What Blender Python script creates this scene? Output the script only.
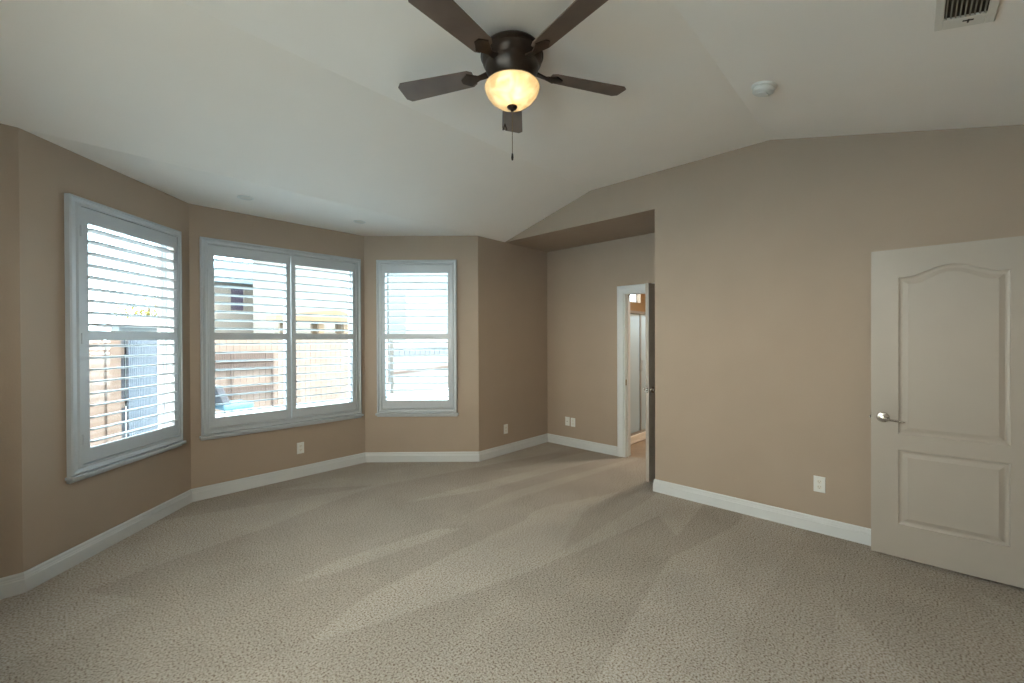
import bpy, bmesh, math, random
from mathutils import Vector, Matrix

for o in list(bpy.data.objects):
    bpy.data.objects.remove(o, do_unlink=True)
SC = bpy.context.scene
COL = SC.collection
PI = math.pi
random.seed(7)

# ------------------------------------------------------------------ camera
F_PX, YAW, PITCH, ROLL = 425.1844, math.radians(46.9155), math.radians(-0.3145), math.radians(-0.2316)
fl = Vector((math.sin(YAW), math.cos(YAW), 0)); rt = Vector((math.cos(YAW), -math.sin(YAW), 0)); up = Vector((0, 0, 1))
fw = fl * math.cos(PITCH) + up * math.sin(PITCH); uw = up * math.cos(PITCH) - fl * math.sin(PITCH)
ax = rt * math.cos(ROLL) + uw * math.sin(ROLL); ay = -rt * math.sin(ROLL) + uw * math.cos(ROLL)
cam = bpy.data.cameras.new('camera'); camo = bpy.data.objects.new('camera', cam); COL.objects.link(camo)
camo.matrix_world = Matrix(((ax.x, ay.x, -fw.x, 0), (ax.y, ay.y, -fw.y, 0), (ax.z, ay.z, -fw.z, 1.42), (0, 0, 0, 1)))
cam.sensor_fit = 'HORIZONTAL'; cam.sensor_width = 36; cam.lens = F_PX * 36 / 1024
cam.clip_start = 0.02; cam.clip_end = 300
SC.camera = camo

# ------------------------------------------------------------------ light and exposure
SC.view_settings.view_transform = 'Standard'; SC.view_settings.look = 'None'
SC.view_settings.gamma = 1.0; SC.view_settings.use_curve_mapping = False
SC.view_settings.exposure = 0.12
SC.cycles.use_denoising = True
SC.cycles.max_bounces = 14; SC.cycles.diffuse_bounces = 9; SC.cycles.glossy_bounces = 4
SC.cycles.transmission_bounces = 8; SC.cycles.transparent_max_bounces = 24
SC.cycles.caustics_reflective = False; SC.cycles.caustics_refractive = False
SC.cycles.sample_clamp_indirect = 8

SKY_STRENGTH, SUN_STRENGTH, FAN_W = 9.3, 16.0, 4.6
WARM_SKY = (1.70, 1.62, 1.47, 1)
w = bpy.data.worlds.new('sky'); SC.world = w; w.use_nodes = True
nt = w.node_tree; nt.nodes.clear()
out = nt.nodes.new('ShaderNodeOutputWorld'); bg = nt.nodes.new('ShaderNodeBackground')
tc = nt.nodes.new('ShaderNodeTexCoord'); sp = nt.nodes.new('ShaderNodeSeparateXYZ'); cr = nt.nodes.new('ShaderNodeValToRGB')
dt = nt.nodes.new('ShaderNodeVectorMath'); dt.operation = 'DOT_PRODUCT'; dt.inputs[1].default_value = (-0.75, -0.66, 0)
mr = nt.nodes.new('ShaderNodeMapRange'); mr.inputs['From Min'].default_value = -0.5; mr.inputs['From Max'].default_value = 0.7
mx = nt.nodes.new('ShaderNodeMix'); mx.data_type = 'RGBA'
nt.links.new(tc.outputs['Generated'], sp.inputs[0]); nt.links.new(sp.outputs['Z'], cr.inputs[0])
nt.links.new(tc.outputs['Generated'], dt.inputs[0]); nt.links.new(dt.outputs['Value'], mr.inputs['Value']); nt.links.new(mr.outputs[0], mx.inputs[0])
# cool clear sky over the yard, brighter warm unseen side added as fill
cr.color_ramp.elements[0].position = 0.0; cr.color_ramp.elements[0].color = (1.0, 1.2, 1.32, 1)
cr.color_ramp.elements[1].position = 0.6; cr.color_ramp.elements[1].color = (0.70, 1.05, 1.30, 1)
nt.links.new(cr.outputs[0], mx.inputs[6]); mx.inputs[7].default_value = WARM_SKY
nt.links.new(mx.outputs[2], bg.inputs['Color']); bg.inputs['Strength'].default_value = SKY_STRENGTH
nt.links.new(bg.outputs[0], out.inputs[0])

def light(name, kind, loc, energy, color, **kw):
    l = bpy.data.lights.new(name, kind); o = bpy.data.objects.new(name, l); COL.objects.link(o)
    l.energy = energy; l.color = color; o.location = loc
    for k, v in kw.items(): setattr(l, k, v)
    return o
sun = light('sun', 'SUN', (0, -10, 20), SUN_STRENGTH, (1, 0.94, 0.84), angle=0.02)
sun.rotation_euler = Vector((-0.22, 0.42, -0.90)).to_track_quat('-Z', 'Y').to_euler()
FAN = (1.651, 1.536)
light('fan_lamp_light', 'POINT', (FAN[0] - 0.035, FAN[1] - 0.033, 2.732), FAN_W, (1, 0.80, 0.52), shadow_soft_size=0.03)
light('bathroom_fill_light', 'AREA', (5.9, 1.7, 2.5), 45, (1, 0.9, 0.76), size=0.3)  # unseen warm area light added to brighten the bathroom
light('shower_fill_light', 'AREA', (5.6, 3.25, 2.58), 24, (0.82, 0.92, 1.0), size=0.25)  # unseen cool area light added behind the shower glass

# ------------------------------------------------------------------ materials
def S(h):
    def c(v):
        v /= 255
        return v / 12.92 if v <= 0.04045 else ((v + 0.055) / 1.055) ** 2.4
    return (c(h[0]), c(h[1]), c(h[2]), 1)

def mat(name, col, rough=0.6, metal=0.0, noise=0.0, nscale=8.0, bump=0.0, bscale=200.0, spec=0.5, **kw):
    m = bpy.data.materials.new(name); m.use_nodes = True
    n = m.node_tree; b = n.nodes['Principled BSDF']
    b.inputs['Base Color'].default_value = col; b.inputs['Roughness'].default_value = rough
    b.inputs['Metallic'].default_value = metal; b.inputs['Specular IOR Level'].default_value = spec
    t = n.nodes.new('ShaderNodeTexCoord')
    if noise:
        no = n.nodes.new('ShaderNodeTexNoise'); no.inputs['Scale'].default_value = nscale; no.inputs['Detail'].default_value = 4
        n.links.new(t.outputs['Object'], no.inputs['Vector'])
        r = n.nodes.new('ShaderNodeValToRGB')
        r.color_ramp.elements[0].position = 0.3; r.color_ramp.elements[1].position = 0.7
        r.color_ramp.elements[0].color = tuple(c * (1 - noise) for c in col[:3]) + (1,)
        r.color_ramp.elements[1].color = tuple(min(1, c * (1 + noise)) for c in col[:3]) + (1,)
        n.links.new(no.outputs['Fac'], r.inputs[0]); n.links.new(r.outputs[0], b.inputs['Base Color'])
    if bump:
        nb = n.nodes.new('ShaderNodeTexNoise'); nb.inputs['Scale'].default_value = bscale; nb.inputs['Detail'].default_value = 2
        n.links.new(t.outputs['Object'], nb.inputs['Vector'])
        bp = n.nodes.new('ShaderNodeBump'); bp.inputs['Strength'].default_value = bump; bp.inputs['Distance'].default_value = 0.002
        n.links.new(nb.outputs['Fac'], bp.inputs['Height']); n.links.new(bp.outputs[0], b.inputs['Normal'])
    for k, v in kw.items(): b.inputs[k].default_value = v
    return m

M = {}
M['wall'] = mat('taupe_wall_paint', (0.37, 0.29, 0.222, 1), 0.62, noise=0.02, nscale=3, bump=0.25, bscale=120, spec=0.3)
M['ceil'] = mat('ceiling_paint', (0.86, 0.82, 0.765, 1), 0.75, noise=0.015, nscale=2, bump=0.25, bscale=110, spec=0.2)
M['trim'] = mat('white_trim_paint', (0.58, 0.59, 0.585, 1), 0.38, noise=0.01, nscale=4)
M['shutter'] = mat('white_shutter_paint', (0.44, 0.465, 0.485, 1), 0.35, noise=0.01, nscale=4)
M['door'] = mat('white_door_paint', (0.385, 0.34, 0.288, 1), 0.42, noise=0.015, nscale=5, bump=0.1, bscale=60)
M['vinyl'] = mat('white_vinyl_sash', (0.78, 0.80, 0.84, 1), 0.3)
M['plate'] = mat('white_plastic_plate', (0.70, 0.70, 0.67, 1), 0.3)
M['slot'] = mat('dark_slot', (0.03, 0.03, 0.03, 1), 0.6)
M['bronze'] = mat('oil_rubbed_bronze', (0.045, 0.030, 0.022, 1), 0.32, metal=0.6, noise=0.25, nscale=20)
M['blade'] = mat('walnut_blade', (0.13, 0.092, 0.072, 1), 0.45, noise=0.2, nscale=6)
M['chrome'] = mat('satin_nickel', (0.60, 0.58, 0.55, 1), 0.22, metal=1.0)
M['brass'] = mat('dark_brass', (0.25, 0.18, 0.10, 1), 0.35, metal=1.0)
M['vent'] = mat('painted_steel_vent', (0.70, 0.67, 0.60, 1), 0.45)
M['ventslat'] = mat('brownish_vent_slat', (0.24, 0.22, 0.17, 1), 0.6)  # browner and darker than the vent frame
M['duct'] = mat('dark_duct', (0.07, 0.06, 0.045, 1), 0.8)
M['tile'] = mat('tan_bath_tile', (0.26, 0.19, 0.13, 1), 0.35, noise=0.15, nscale=6)
M['bathwall'] = mat('golden_bath_wall_paint', (0.50, 0.35, 0.20, 1), 0.6, noise=0.03, nscale=4)
M['showerbase'] = mat('cream_shower_base', (0.75, 0.70, 0.62, 1), 0.3)
M['alu'] = mat('brushed_aluminium', (0.45, 0.45, 0.45, 1), 0.35, metal=0.9)
M['concrete'] = mat('pale_concrete', (0.40, 0.47, 0.52, 1), 0.85, noise=0.08, nscale=2)
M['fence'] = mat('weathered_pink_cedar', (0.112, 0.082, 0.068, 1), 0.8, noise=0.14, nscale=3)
M['shadedwood'] = mat('shade_tinted_wood', (0.04, 0.048, 0.064, 1), 0.8, noise=0.14, nscale=3)  # fence wood with bluish shade put into its colour
M['lattice'] = mat('brown_slat_wood', (0.05, 0.033, 0.028, 1), 0.8, noise=0.2, nscale=6)
M['stucco'] = mat('white_stucco', (0.105, 0.102, 0.097, 1), 0.85, noise=0.03, nscale=3)
M['siding'] = mat('pale_blue_siding', (0.070, 0.086, 0.094, 1), 0.75, noise=0.03, nscale=2)
M['roof'] = mat('pale_blue_grey_shingle', (0.065, 0.095, 0.115, 1), 0.85, noise=0.12, nscale=10)
M['roofpink'] = mat('pale_terracotta_roof', (0.21, 0.14, 0.125, 1), 0.85, noise=0.1, nscale=8)
M['pergola'] = mat('tan_painted_wood', (0.10, 0.070, 0.042, 1), 0.7, noise=0.1, nscale=5)
M['shade'] = mat('dark_house_glass', (0.03, 0.027, 0.045, 1), 0.15)
M['block'] = mat('grey_block', (0.065, 0.075, 0.09, 1), 0.85, noise=0.15, nscale=8)
M['leaf'] = mat('yellow_green_leaf', (0.16, 0.15, 0.02, 1), 0.6, noise=0.35, nscale=3)
M['bark'] = mat('grey_bark', (0.10, 0.08, 0.06, 1), 0.9, noise=0.3, nscale=10)
M['sling'] = mat('grey_sling_fabric', (0.05, 0.05, 0.06, 1), 0.8, noise=0.1, nscale=40)
M['cushion'] = mat('light_blue_cushion', (0.05, 0.12, 0.17, 1), 0.75, noise=0.15, nscale=12)

def glass(name, tint, gl=0.06):
    m = bpy.data.materials.new(name); m.use_nodes = True; n = m.node_tree; n.nodes.clear()
    o = n.nodes.new('ShaderNodeOutputMaterial'); t = n.nodes.new('ShaderNodeBsdfTransparent'); g = n.nodes.new('ShaderNodeBsdfGlossy')
    lw = n.nodes.new('ShaderNodeLayerWeight'); lw.inputs[0].default_value = 0.5; f = n.nodes.new('ShaderNodeMath'); f.operation = 'POWER'; f.inputs[1].default_value = 5
    f2 = n.nodes.new('ShaderNodeMath'); f2.operation = 'MULTIPLY_ADD'; f2.inputs[1].default_value = 0.5; f2.inputs[2].default_value = 0.03; x = n.nodes.new('ShaderNodeMixShader')
    n.links.new(lw.outputs['Facing'], f.inputs[0]); n.links.new(f.outputs[0], f2.inputs[0]); f = f2
    t.inputs[0].default_value = tint; g.inputs['Roughness'].default_value = 0.02
    n.links.new(f.outputs[0], x.inputs[0]); n.links.new(t.outputs[0], x.inputs[1]); n.links.new(g.outputs[0], x.inputs[2]); n.links.new(x.outputs[0], o.inputs[0])
    return m
M['glass'] = glass('clear_window_glass', (0.95, 0.98, 0.97, 1))

def frosted():
    m = bpy.data.materials.new('obscure_shower_glass'); m.use_nodes = True; n = m.node_tree; n.nodes.clear()
    o = n.nodes.new('ShaderNodeOutputMaterial'); t = n.nodes.new('ShaderNodeBsdfTranslucent'); p = n.nodes.new('ShaderNodeBsdfPrincipled')
    t.inputs[0].default_value = (0.70, 0.80, 0.84, 1); p.inputs['Base Color'].default_value = (0.52, 0.60, 0.62, 1); p.inputs['Roughness'].default_value = 0.2
    x = n.nodes.new('ShaderNodeMixShader'); x.inputs[0].default_value = 0.3
    tr = n.nodes.new('ShaderNodeBsdfTransparent'); tr.inputs[0].default_value = (0.85, 0.9, 0.93, 1)
    x2 = n.nodes.new('ShaderNodeMixShader'); x2.inputs[0].default_value = 0.25
    co = n.nodes.new('ShaderNodeTexCoord'); wv = n.nodes.new('ShaderNodeTexNoise'); wv.inputs['Scale'].default_value = 60
    bp = n.nodes.new('ShaderNodeBump'); bp.inputs['Strength'].default_value = 0.3
    n.links.new(co.outputs['Object'], wv.inputs['Vector']); n.links.new(wv.outputs['Fac'], bp.inputs['Height']); n.links.new(bp.outputs[0], p.inputs['Normal'])
    n.links.new(t.outputs[0], x.inputs[1]); n.links.new(p.outputs[0], x.inputs[2])
    n.links.new(x.outputs[0], x2.inputs[1]); n.links.new(tr.outputs[0], x2.inputs[2]); n.links.new(x2.outputs[0], o.inputs[0])
    return m
M['frost'] = frosted()

def bowl_mat():
    m = bpy.data.materials.new('amber_alabaster_glass'); m.use_nodes = True; n = m.node_tree; n.nodes.clear()
    o = n.nodes.new('ShaderNodeOutputMaterial'); t = n.nodes.new('ShaderNodeBsdfTranslucent'); d = n.nodes.new('ShaderNodeBsdfDiffuse')
    co = n.nodes.new('ShaderNodeTexCoord'); no = n.nodes.new('ShaderNodeTexNoise'); no.inputs['Scale'].default_value = 14; no.inputs['Detail'].default_value = 5
    no.inputs['Distortion'].default_value = 1.2
    r = n.nodes.new('ShaderNodeValToRGB'); r.color_ramp.elements[0].color = (0.14, 0.11, 0.065, 1); r.color_ramp.elements[1].color = (0.24, 0.21, 0.15, 1)
    r.color_ramp.elements[0].position = 0.35; r.color_ramp.elements[1].position = 0.65
    n.links.new(co.outputs['Object'], no.inputs['Vector']); n.links.new(no.outputs['Fac'], r.inputs[0])
    n.links.new(r.outputs[0], t.inputs[0]); d.inputs[0].default_value = (0.6, 0.52, 0.38, 1)
    g = n.nodes.new('ShaderNodeBsdfGlossy'); g.inputs['Roughness'].default_value = 0.15
    x = n.nodes.new('ShaderNodeMixShader'); x.inputs[0].default_value = 0.3
    x2 = n.nodes.new('ShaderNodeMixShader'); x2.inputs[0].default_value = 0.04
    n.links.new(t.outputs[0], x.inputs[1]); n.links.new(d.outputs[0], x.inputs[2])
    n.links.new(x.outputs[0], x2.inputs[1]); n.links.new(g.outputs[0], x2.inputs[2]); n.links.new(x2.outputs[0], o.inputs[0])
    return m
M['bowl'] = bowl_mat()

def carpet_mat():
    m = bpy.data.materials.new('flecked_beige_carpet'); m.use_nodes = True; n = m.node_tree; b = n.nodes['Principled BSDF']
    b.inputs['Roughness'].default_value = 0.95; b.inputs['Specular IOR Level'].default_value = 0.1
    co = n.nodes.new('ShaderNodeTexCoord')
    def noise(scale, detail=3, dist=0.0, vec=None):
        x = n.nodes.new('ShaderNodeTexNoise'); x.inputs['Scale'].default_value = scale; x.inputs['Detail'].default_value = detail
        x.inputs['Distortion'].default_value = dist
        n.links.new(vec or co.outputs['Object'], x.inputs['Vector']); return x
    def ramp(src, stops):
        r = n.nodes.new('ShaderNodeValToRGB'); e = r.color_ramp.elements
        e[0].position, e[0].color = stops[0]; e[1].position, e[1].color = stops[-1]
        for p, c in stops[1:-1]: q = e.new(p); q.color = c
        n.links.new(src, r.inputs[0]); return r
    def mul(a, c, f=1.0):
        x = n.nodes.new('ShaderNodeMix'); x.data_type = 'RGBA'; x.blend_type = 'MULTIPLY'; x.inputs[0].default_value = f
        n.links.new(a, x.inputs[6]); n.links.new(c, x.inputs[7]); return x.outputs[2]
    tuft = ramp(noise(105, 3).outputs['Fac'], [(0.33, (0.19, 0.135, 0.10, 1)), (0.44, (0.39, 0.335, 0.28, 1)), (0.6, (0.52, 0.475, 0.415, 1))])
    soft = ramp(noise(2.2, 4, 0.6).outputs['Fac'], [(0.35, (0.90, 0.90, 0.90, 1)), (0.65, (1, 1, 1, 1))])
    # vacuum tracks: the pile laid one way or the other in long wedges that fan out from the doorway
    sx = n.nodes.new('ShaderNodeSeparateXYZ'); n.links.new(co.outputs['Object'], sx.inputs[0])
    def mth(op, a, b_=None, v=None):
        x = n.nodes.new('ShaderNodeMath'); x.operation = op; n.links.new(a, x.inputs[0])
        if b_ is not None: n.links.new(b_, x.inputs[1])
        if v is not None: x.inputs[1].default_value = v
        return x.outputs[0]
    dx = mth('SUBTRACT', sx.outputs['X'], v=8.2); dy = mth('SUBTRACT', sx.outputs['Y'], v=1.7)
    ang = mth('ARCTAN2', dy, mth('MULTIPLY', dx, v=-1.0)); rad = mth('SQRT', mth('ADD', mth('MULTIPLY', dx, dx), mth('MULTIPLY', dy, dy)))
    cb = n.nodes.new('ShaderNodeCombineXYZ'); n.links.new(mth('MULTIPLY', ang, v=13.0), cb.inputs[0]); n.links.new(mth('MULTIPLY', rad, v=0.42), cb.inputs[1])
    vo = n.nodes.new('ShaderNodeTexVoronoi'); vo.feature = 'SMOOTH_F1'; vo.inputs['Scale'].default_value = 1.2; vo.inputs['Smoothness'].default_value = 0.12
    n.links.new(cb.outputs[0], vo.inputs['Vector'])
    sepc = n.nodes.new('ShaderNodeSeparateColor'); n.links.new(vo.outputs['Color'], sepc.inputs[0])
    track = ramp(sepc.outputs[0], [(0.35, (0.88, 0.87, 0.86, 1)), (0.6, (1, 1, 1, 1))])
    c = mul(mul(tuft.outputs[0], soft.outputs[0]), track.outputs[0])
    n.links.new(c, b.inputs['Base Color'])
    bp = n.nodes.new('ShaderNodeBump'); bp.inputs['Strength'].default_value = 0.6; bp.inputs['Distance'].default_value = 0.008
    n.links.new(noise(110, 3).outputs['Fac'], bp.inputs['Height']); n.links.new(bp.outputs[0], b.inputs['Normal'])
    return m
M['carpet'] = carpet_mat()

# ------------------------------------------------------------------ mesh helpers
class MB:
    def __init__(s): s.v = []; s.f = []
    def add(s, vs, fs, mx=None):
        b = len(s.v)
        s.v += [tuple(mx @ Vector(v)) if mx else tuple(v) for v in vs]
        s.f += [tuple(b + i for i in f) for f in fs]; return s
    def box(s, x0, y0, z0, x1, y1, z1, mx=None):
        return s.add([(x0, y0, z0), (x1, y0, z0), (x1, y1, z0), (x0, y1, z0), (x0, y0, z1), (x1, y0, z1), (x1, y1, z1), (x0, y1, z1)],
                     [(0, 3, 2, 1), (4, 5, 6, 7), (0, 1, 5, 4), (1, 2, 6, 5), (2, 3, 7, 6), (3, 0, 4, 7)], mx)
    def prism(s, poly, z0, z1, mx=None):            # poly in xy, extruded along z
        n = len(poly)
        return s.add([(x, y, z0) for x, y in poly] + [(x, y, z1) for x, y in poly],
                     [tuple(range(n))[::-1], tuple(range(n, 2 * n))] + [(i, (i + 1) % n, n + (i + 1) % n, n + i) for i in range(n)], mx)
    def loft(s, rings, cap=True, closed=True, mx=None):
        n = len(rings[0]); vs = [p for r in rings for p in r]; fs = []
        for k in range(len(rings) - 1):
            for i in range(n if closed else n - 1):
                j = (i + 1) % n
                fs.append((k * n + i, k * n + j, (k + 1) * n + j, (k + 1) * n + i))
        if cap: fs += [tuple(range(n))[::-1], tuple(range((len(rings) - 1) * n, len(rings) * n))]
        return s.add(vs, fs, mx)
    def lathe(s, prof, seg=48, mx=None, cap=True):  # prof: (r, z)
        return s.loft([[(r * math.cos(2 * PI * i / seg), r * math.sin(2 * PI * i / seg), z) for i in range(seg)] for r, z in prof], cap, True, mx)
    def tube(s, pts, r, seg=8):
        rings = []
        for i, p in enumerate(pts):
            p = Vector(p); a = Vector(pts[max(0, i - 1)]); b = Vector(pts[min(len(pts) - 1, i + 1)])
            q = (b - a).to_track_quat('Z', 'Y'); rr = r[i] if isinstance(r, (list, tuple)) else r
            rings.append([tuple(p + q @ Vector((rr * math.cos(2 * PI * k / seg), rr * math.sin(2 * PI * k / seg), 0))) for k in range(seg)])
        return s.loft(rings)
    def build(s, name, m, parent=None, smooth=False, bevel=0.0, loc=None, rotz=None):
        me = bpy.data.meshes.new(name); me.from_pydata(s.v, [], s.f); me.validate()
        bm = bmesh.new(); bm.from_mesh(me); bmesh.ops.recalc_face_normals(bm, faces=bm.faces); bm.to_mesh(me); bm.free()
        me.materials.append(m)
        o = bpy.data.objects.new(name, me); COL.objects.link(o)
        if parent: o.parent = parent
        if loc: o.location = loc
        if rotz is not None: o.rotation_euler = (0, 0, rotz)
        if smooth:
            for p in me.polygons: p.use_smooth = True
            me.set_sharp_from_angle(angle=math.radians(40))
        if bevel:
            b = o.modifiers.new('bevel', 'BEVEL'); b.width = bevel; b.segments = 2; b.limit_method = 'ANGLE'
        return o

def tag(o, label, cat, group=None, kind=None):
    o['label'] = label; o['category'] = cat
    if group: o['group'] = group
    if kind: o['kind'] = kind
    return o
def struct(o, label=None, cat=None):
    o['kind'] = 'structure'
    if label: o['label'] = label
    if cat: o['category'] = cat
    return o
def empty(name, loc=(0, 0, 0), rz=0):
    o = bpy.data.objects.new(name, None); COL.objects.link(o); o.location = loc; o.rotation_euler = (0, 0, rz); o.empty_display_size = 0.1
    return o
def copy_tree(o, parent=None):
    c = o.copy(); COL.objects.link(c)
    if parent: c.parent = parent
    for ch in [x for x in bpy.data.objects if x.parent == o]: copy_tree(ch, c)
    return c

# ------------------------------------------------------------------ room geometry
HC, HV = 2.621, 2.96
YW, YB = 3.6625, 4.6164
XL, XR, XE, YBK = -0.60, 3.793, 4.6308, -0.60
A, B, C, D = (-0.1418, YW), (0.7945, YB), (2.4343, YB), (3.3447, YW)
Y1, Y2 = 2.422, 0.794
S1 = (HV - HC) / (YW - Y1); S2 = 0.2528
TH = 0.16; T45 = math.tan(PI / 8)

def frame_of(P, Q):
    dx, dy = Q[0] - P[0], Q[1] - P[1]
    return math.atan2(dy, dx), math.hypot(dx, dy)

def wall(name, P, Q, z0, z1, holes=(), th=TH, e0=0.0, e1=0.0, m='wall', label=None):
    """inner face on local y=0 from u=0 to L, outer at y=+th; e0/e1 = mitre factors of the outer edge"""
    a, L = frame_of(P, Q)
    us = sorted({0.0, L} | {h[0] for h in holes} | {h[1] for h in holes}); zs = sorted({z0, z1} | {h[2] for h in holes} | {h[3] for h in holes})
    solid = {}
    for i in range(len(us) - 1):
        for j in range(len(zs) - 1):
            cu, cz = (us[i] + us[i + 1]) / 2, (zs[j] + zs[j + 1]) / 2
            solid[i, j] = not any(h[0] < cu < h[1] and h[2] < cz < h[3] for h in holes)
    mb = MB(); idx = {}
    def V(i, j, k):
        if (i, j, k) not in idx:
            u = us[i]
            if k and i == 0: u -= e0 * th
            if k and i == len(us) - 1: u += e1 * th
            idx[i, j, k] = len(mb.v); mb.v.append((u, th * k, zs[j]))
        return idx[i, j, k]
    for (i, j), s_ in solid.items():
        if not s_: continue
        mb.f.append((V(i, j, 0), V(i + 1, j, 0), V(i + 1, j + 1, 0), V(i, j + 1, 0)))
        mb.f.append((V(i, j, 1), V(i, j + 1, 1), V(i + 1, j + 1, 1), V(i + 1, j, 1)))
        for di, dj, p, q in ((-1, 0, (i, j), (i, j + 1)), (1, 0, (i + 1, j), (i + 1, j + 1)), (0, -1, (i, j), (i + 1, j)), (0, 1, (i, j + 1), (i + 1, j + 1))):
            if not solid.get((i + di, j + dj), False):
                mb.f.append((V(*p, 0), V(*q, 0), V(*q, 1), V(*p, 1)))
    return struct(mb.build(name, M[m], loc=(P[0], P[1], 0), rotz=a), label)

WIN = {  # u0,u1 of casing; panels list of (panel u0,u1, opening u0,u1)
 'left': (A, B, 0.250, 1.200, [(0.325, 1.165, 0.380, 1.120)]),
 'center': (B, C, 0.075, 1.583, [(0.135, 0.829, 0.178, 0.786), (0.831, 1.525, 0.875, 1.484)]),
 'right': (C, D, 0.147, 1.070, [(0.203, 1.010, 0.245, 0.968)]),
}
ZC0, ZC1, ZP0, ZP1, ZO0, ZO1, ZM0, ZM1 = 0.572, 2.340, 0.625, 2.285, 0.718, 2.188, 1.424, 1.488
def hole(k): c = WIN[k]; return (c[4][0][0] - 0.03, c[4][-1][1] + 0.03, ZP0, ZP1)

wall('wall_front', (XL, YW), A, 0, HC, e1=-T45)
wall('wall_bay_left', A, B, 0, HC, [hole('left')], e0=-T45, e1=T45)
wall('wall_bay_center', B, C, 0, HC, [hole('center')], e0=T45, e1=T45)
wall('wall_bay_right', C, D, 0, HC, [hole('right')], e0=T45, e1=-T45)
BW = (6.70 - D[0], 7.42 - D[0], 2.08, 2.45)       # high window of the bathroom
wall('wall_alcove_left', D, (8.1, YW), 0, HC, [BW], e0=-T45)
DO = (YW - 2.498, YW - 1.765, 0.0, 1.968)          # bathroom doorway
wall('wall_alcove_back', (XE, YW), (XE, 1.62), 0, HC, [DO], th=0.12)
wall('wall_alcove_side', (XE + 0.12, 1.62), (XR + 0.12, 1.62), 0, HC, th=0.1)
wall('wall_back', (XR, YBK), (XL, YBK), 0, HC + 0.02)
SW = (0.7, 3.0, 1.20, 2.45)                        # unseen side window, added to let in fill daylight
wall('wall_left', (XL, YBK), (XL, YW), 0, HC, [SW], th=0.12)
wall('wall_bath_right', (8.0, YW), (8.0, 0.6), 0, HC, th=0.1, m='bathwall')
wall('wall_bath_back', (8.0, 0.6), (XE + 0.12, 0.6), 0, HC, th=0.1, m='bathwall')
wall('wall_bath_inner', (XE + 0.12, 0.6), (XE + 0.12, 1.52), 0, HC, th=0.1, m='bathwall')
# golden paint skins on the bathroom side of the shared walls
def skin(name, P, Q, holes, m='bathwall'): return wall(name, P, Q, 0, HC, holes, th=0.006, m=m)
skin('wall_bath_front', (XE + 0.127, YW - 0.008), (7.995, YW - 0.008), [(6.70 - XE - 0.127, 7.42 - XE - 0.127, 2.08, 2.45)])
skin('wall_bath_left', (XE + 0.128, 1.6), (XE + 0.128, YW - 0.015), [(1.765 - 1.6, 2.498 - 1.6, 0, 1.968)])

def gable(name, x0, x1, opening=False):
    zb = HV - S2 * (Y2 - (YBK - 0.1))
    if opening:
        poly = [(YBK - 0.1, 0), (1.729, 0), (1.729, HC), (YW, HC), (Y1, HV), (Y2, HV), (YBK - 0.1, zb)]
    else:
        poly = [(YBK - 0.1, 0), (YW, 0), (YW, HC), (Y1, HV), (Y2, HV), (YBK - 0.1, zb)]
    mb = MB(); n = len(poly)
    vs = [(x0, y, z) for y, z in poly] + [(x1, y, z) for y, z in poly]
    if opening:
        caps = [(0, 1, 2, 6), (2, 3, 4), (2, 4, 5), (2, 5, 6)]
    else:
        caps = [tuple(range(n))]
    fs = caps + [tuple(n + i for i in f)[::-1] for f in caps] + [(i, (i + 1) % n, n + (i + 1) % n, n + i) for i in range(n)]
    return struct(mb.add(vs, fs).build(name, M['wall']))
gable('wall_right', XR, XR + 0.12, True)
gm = MB(); poly = [(YBK - 0.1, HC - 0.03), (YBK - 0.1, HV - S2 * (Y2 - (YBK - 0.1))), (Y2, HV), (Y1, HV), (YW, HC)]
gm.add([(XL - 0.12, y, z) for y, z in [(YBK - 0.1, HC), (YW, HC), (Y1, HV), (Y2, HV), (YBK - 0.1, HC + 0.001)]] + [(XL, y, z) for y, z in [(YBK - 0.1, HC), (YW, HC), (Y1, HV), (Y2, HV), (YBK - 0.1, HC + 0.001)]],
       [tuple(range(5)), tuple(range(5, 10))[::-1]] + [(i, (i + 1) % 5, 5 + (i + 1) % 5, 5 + i) for i in range(5)])
struct(gm.build('wall_left_gable', M['wall']))

# ceiling: vault over the room, flat soffit in the bay
cm = MB()
def slab(pts, t=0.12):
    n = len(pts)
    cm.add(list(pts) + [(x, y, z + t) for x, y, z in pts], [tuple(range(n)), tuple(range(n, 2 * n))[::-1]] + [(i, (i + 1) % n, n + (i + 1) % n, n + i) for i in range(n)])
xa, xb = XL - 0.12, XR + 0.001
def strip(ya, za, yb, zb): slab([(xa, ya, za), (xb, ya, za), (xb, yb, zb), (xa, yb, zb)])
strip(YW, HC, Y1, HV); strip(Y1, HV, Y2, HV); strip(Y2, HV, YBK - 0.16, HV - S2 * (Y2 - YBK + 0.16))
slab([(XL - 0.12, YW, HC), (A[0] - 0.3, YB + 0.2, HC), (D[0] + 0.3, YB + 0.2, HC), (XR + 0.001, YW, HC)])
struct(cm.build('ceiling', M['ceil']), 'off-white vaulted ceiling with flat centre and sloped sides')
am = MB(); am.box(XR + 0.12, 1.5, HC, XE + 0.12, YW + 0.16, HC + 0.12)
struct(am.build('ceiling_alcove', M['wall']))
am = MB(); am.box(XE + 0.12, 0.5, HC, 8.1, YW + 0.16, HC + 0.12)
struct(am.build('ceiling_bath', M['ceil']))

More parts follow.
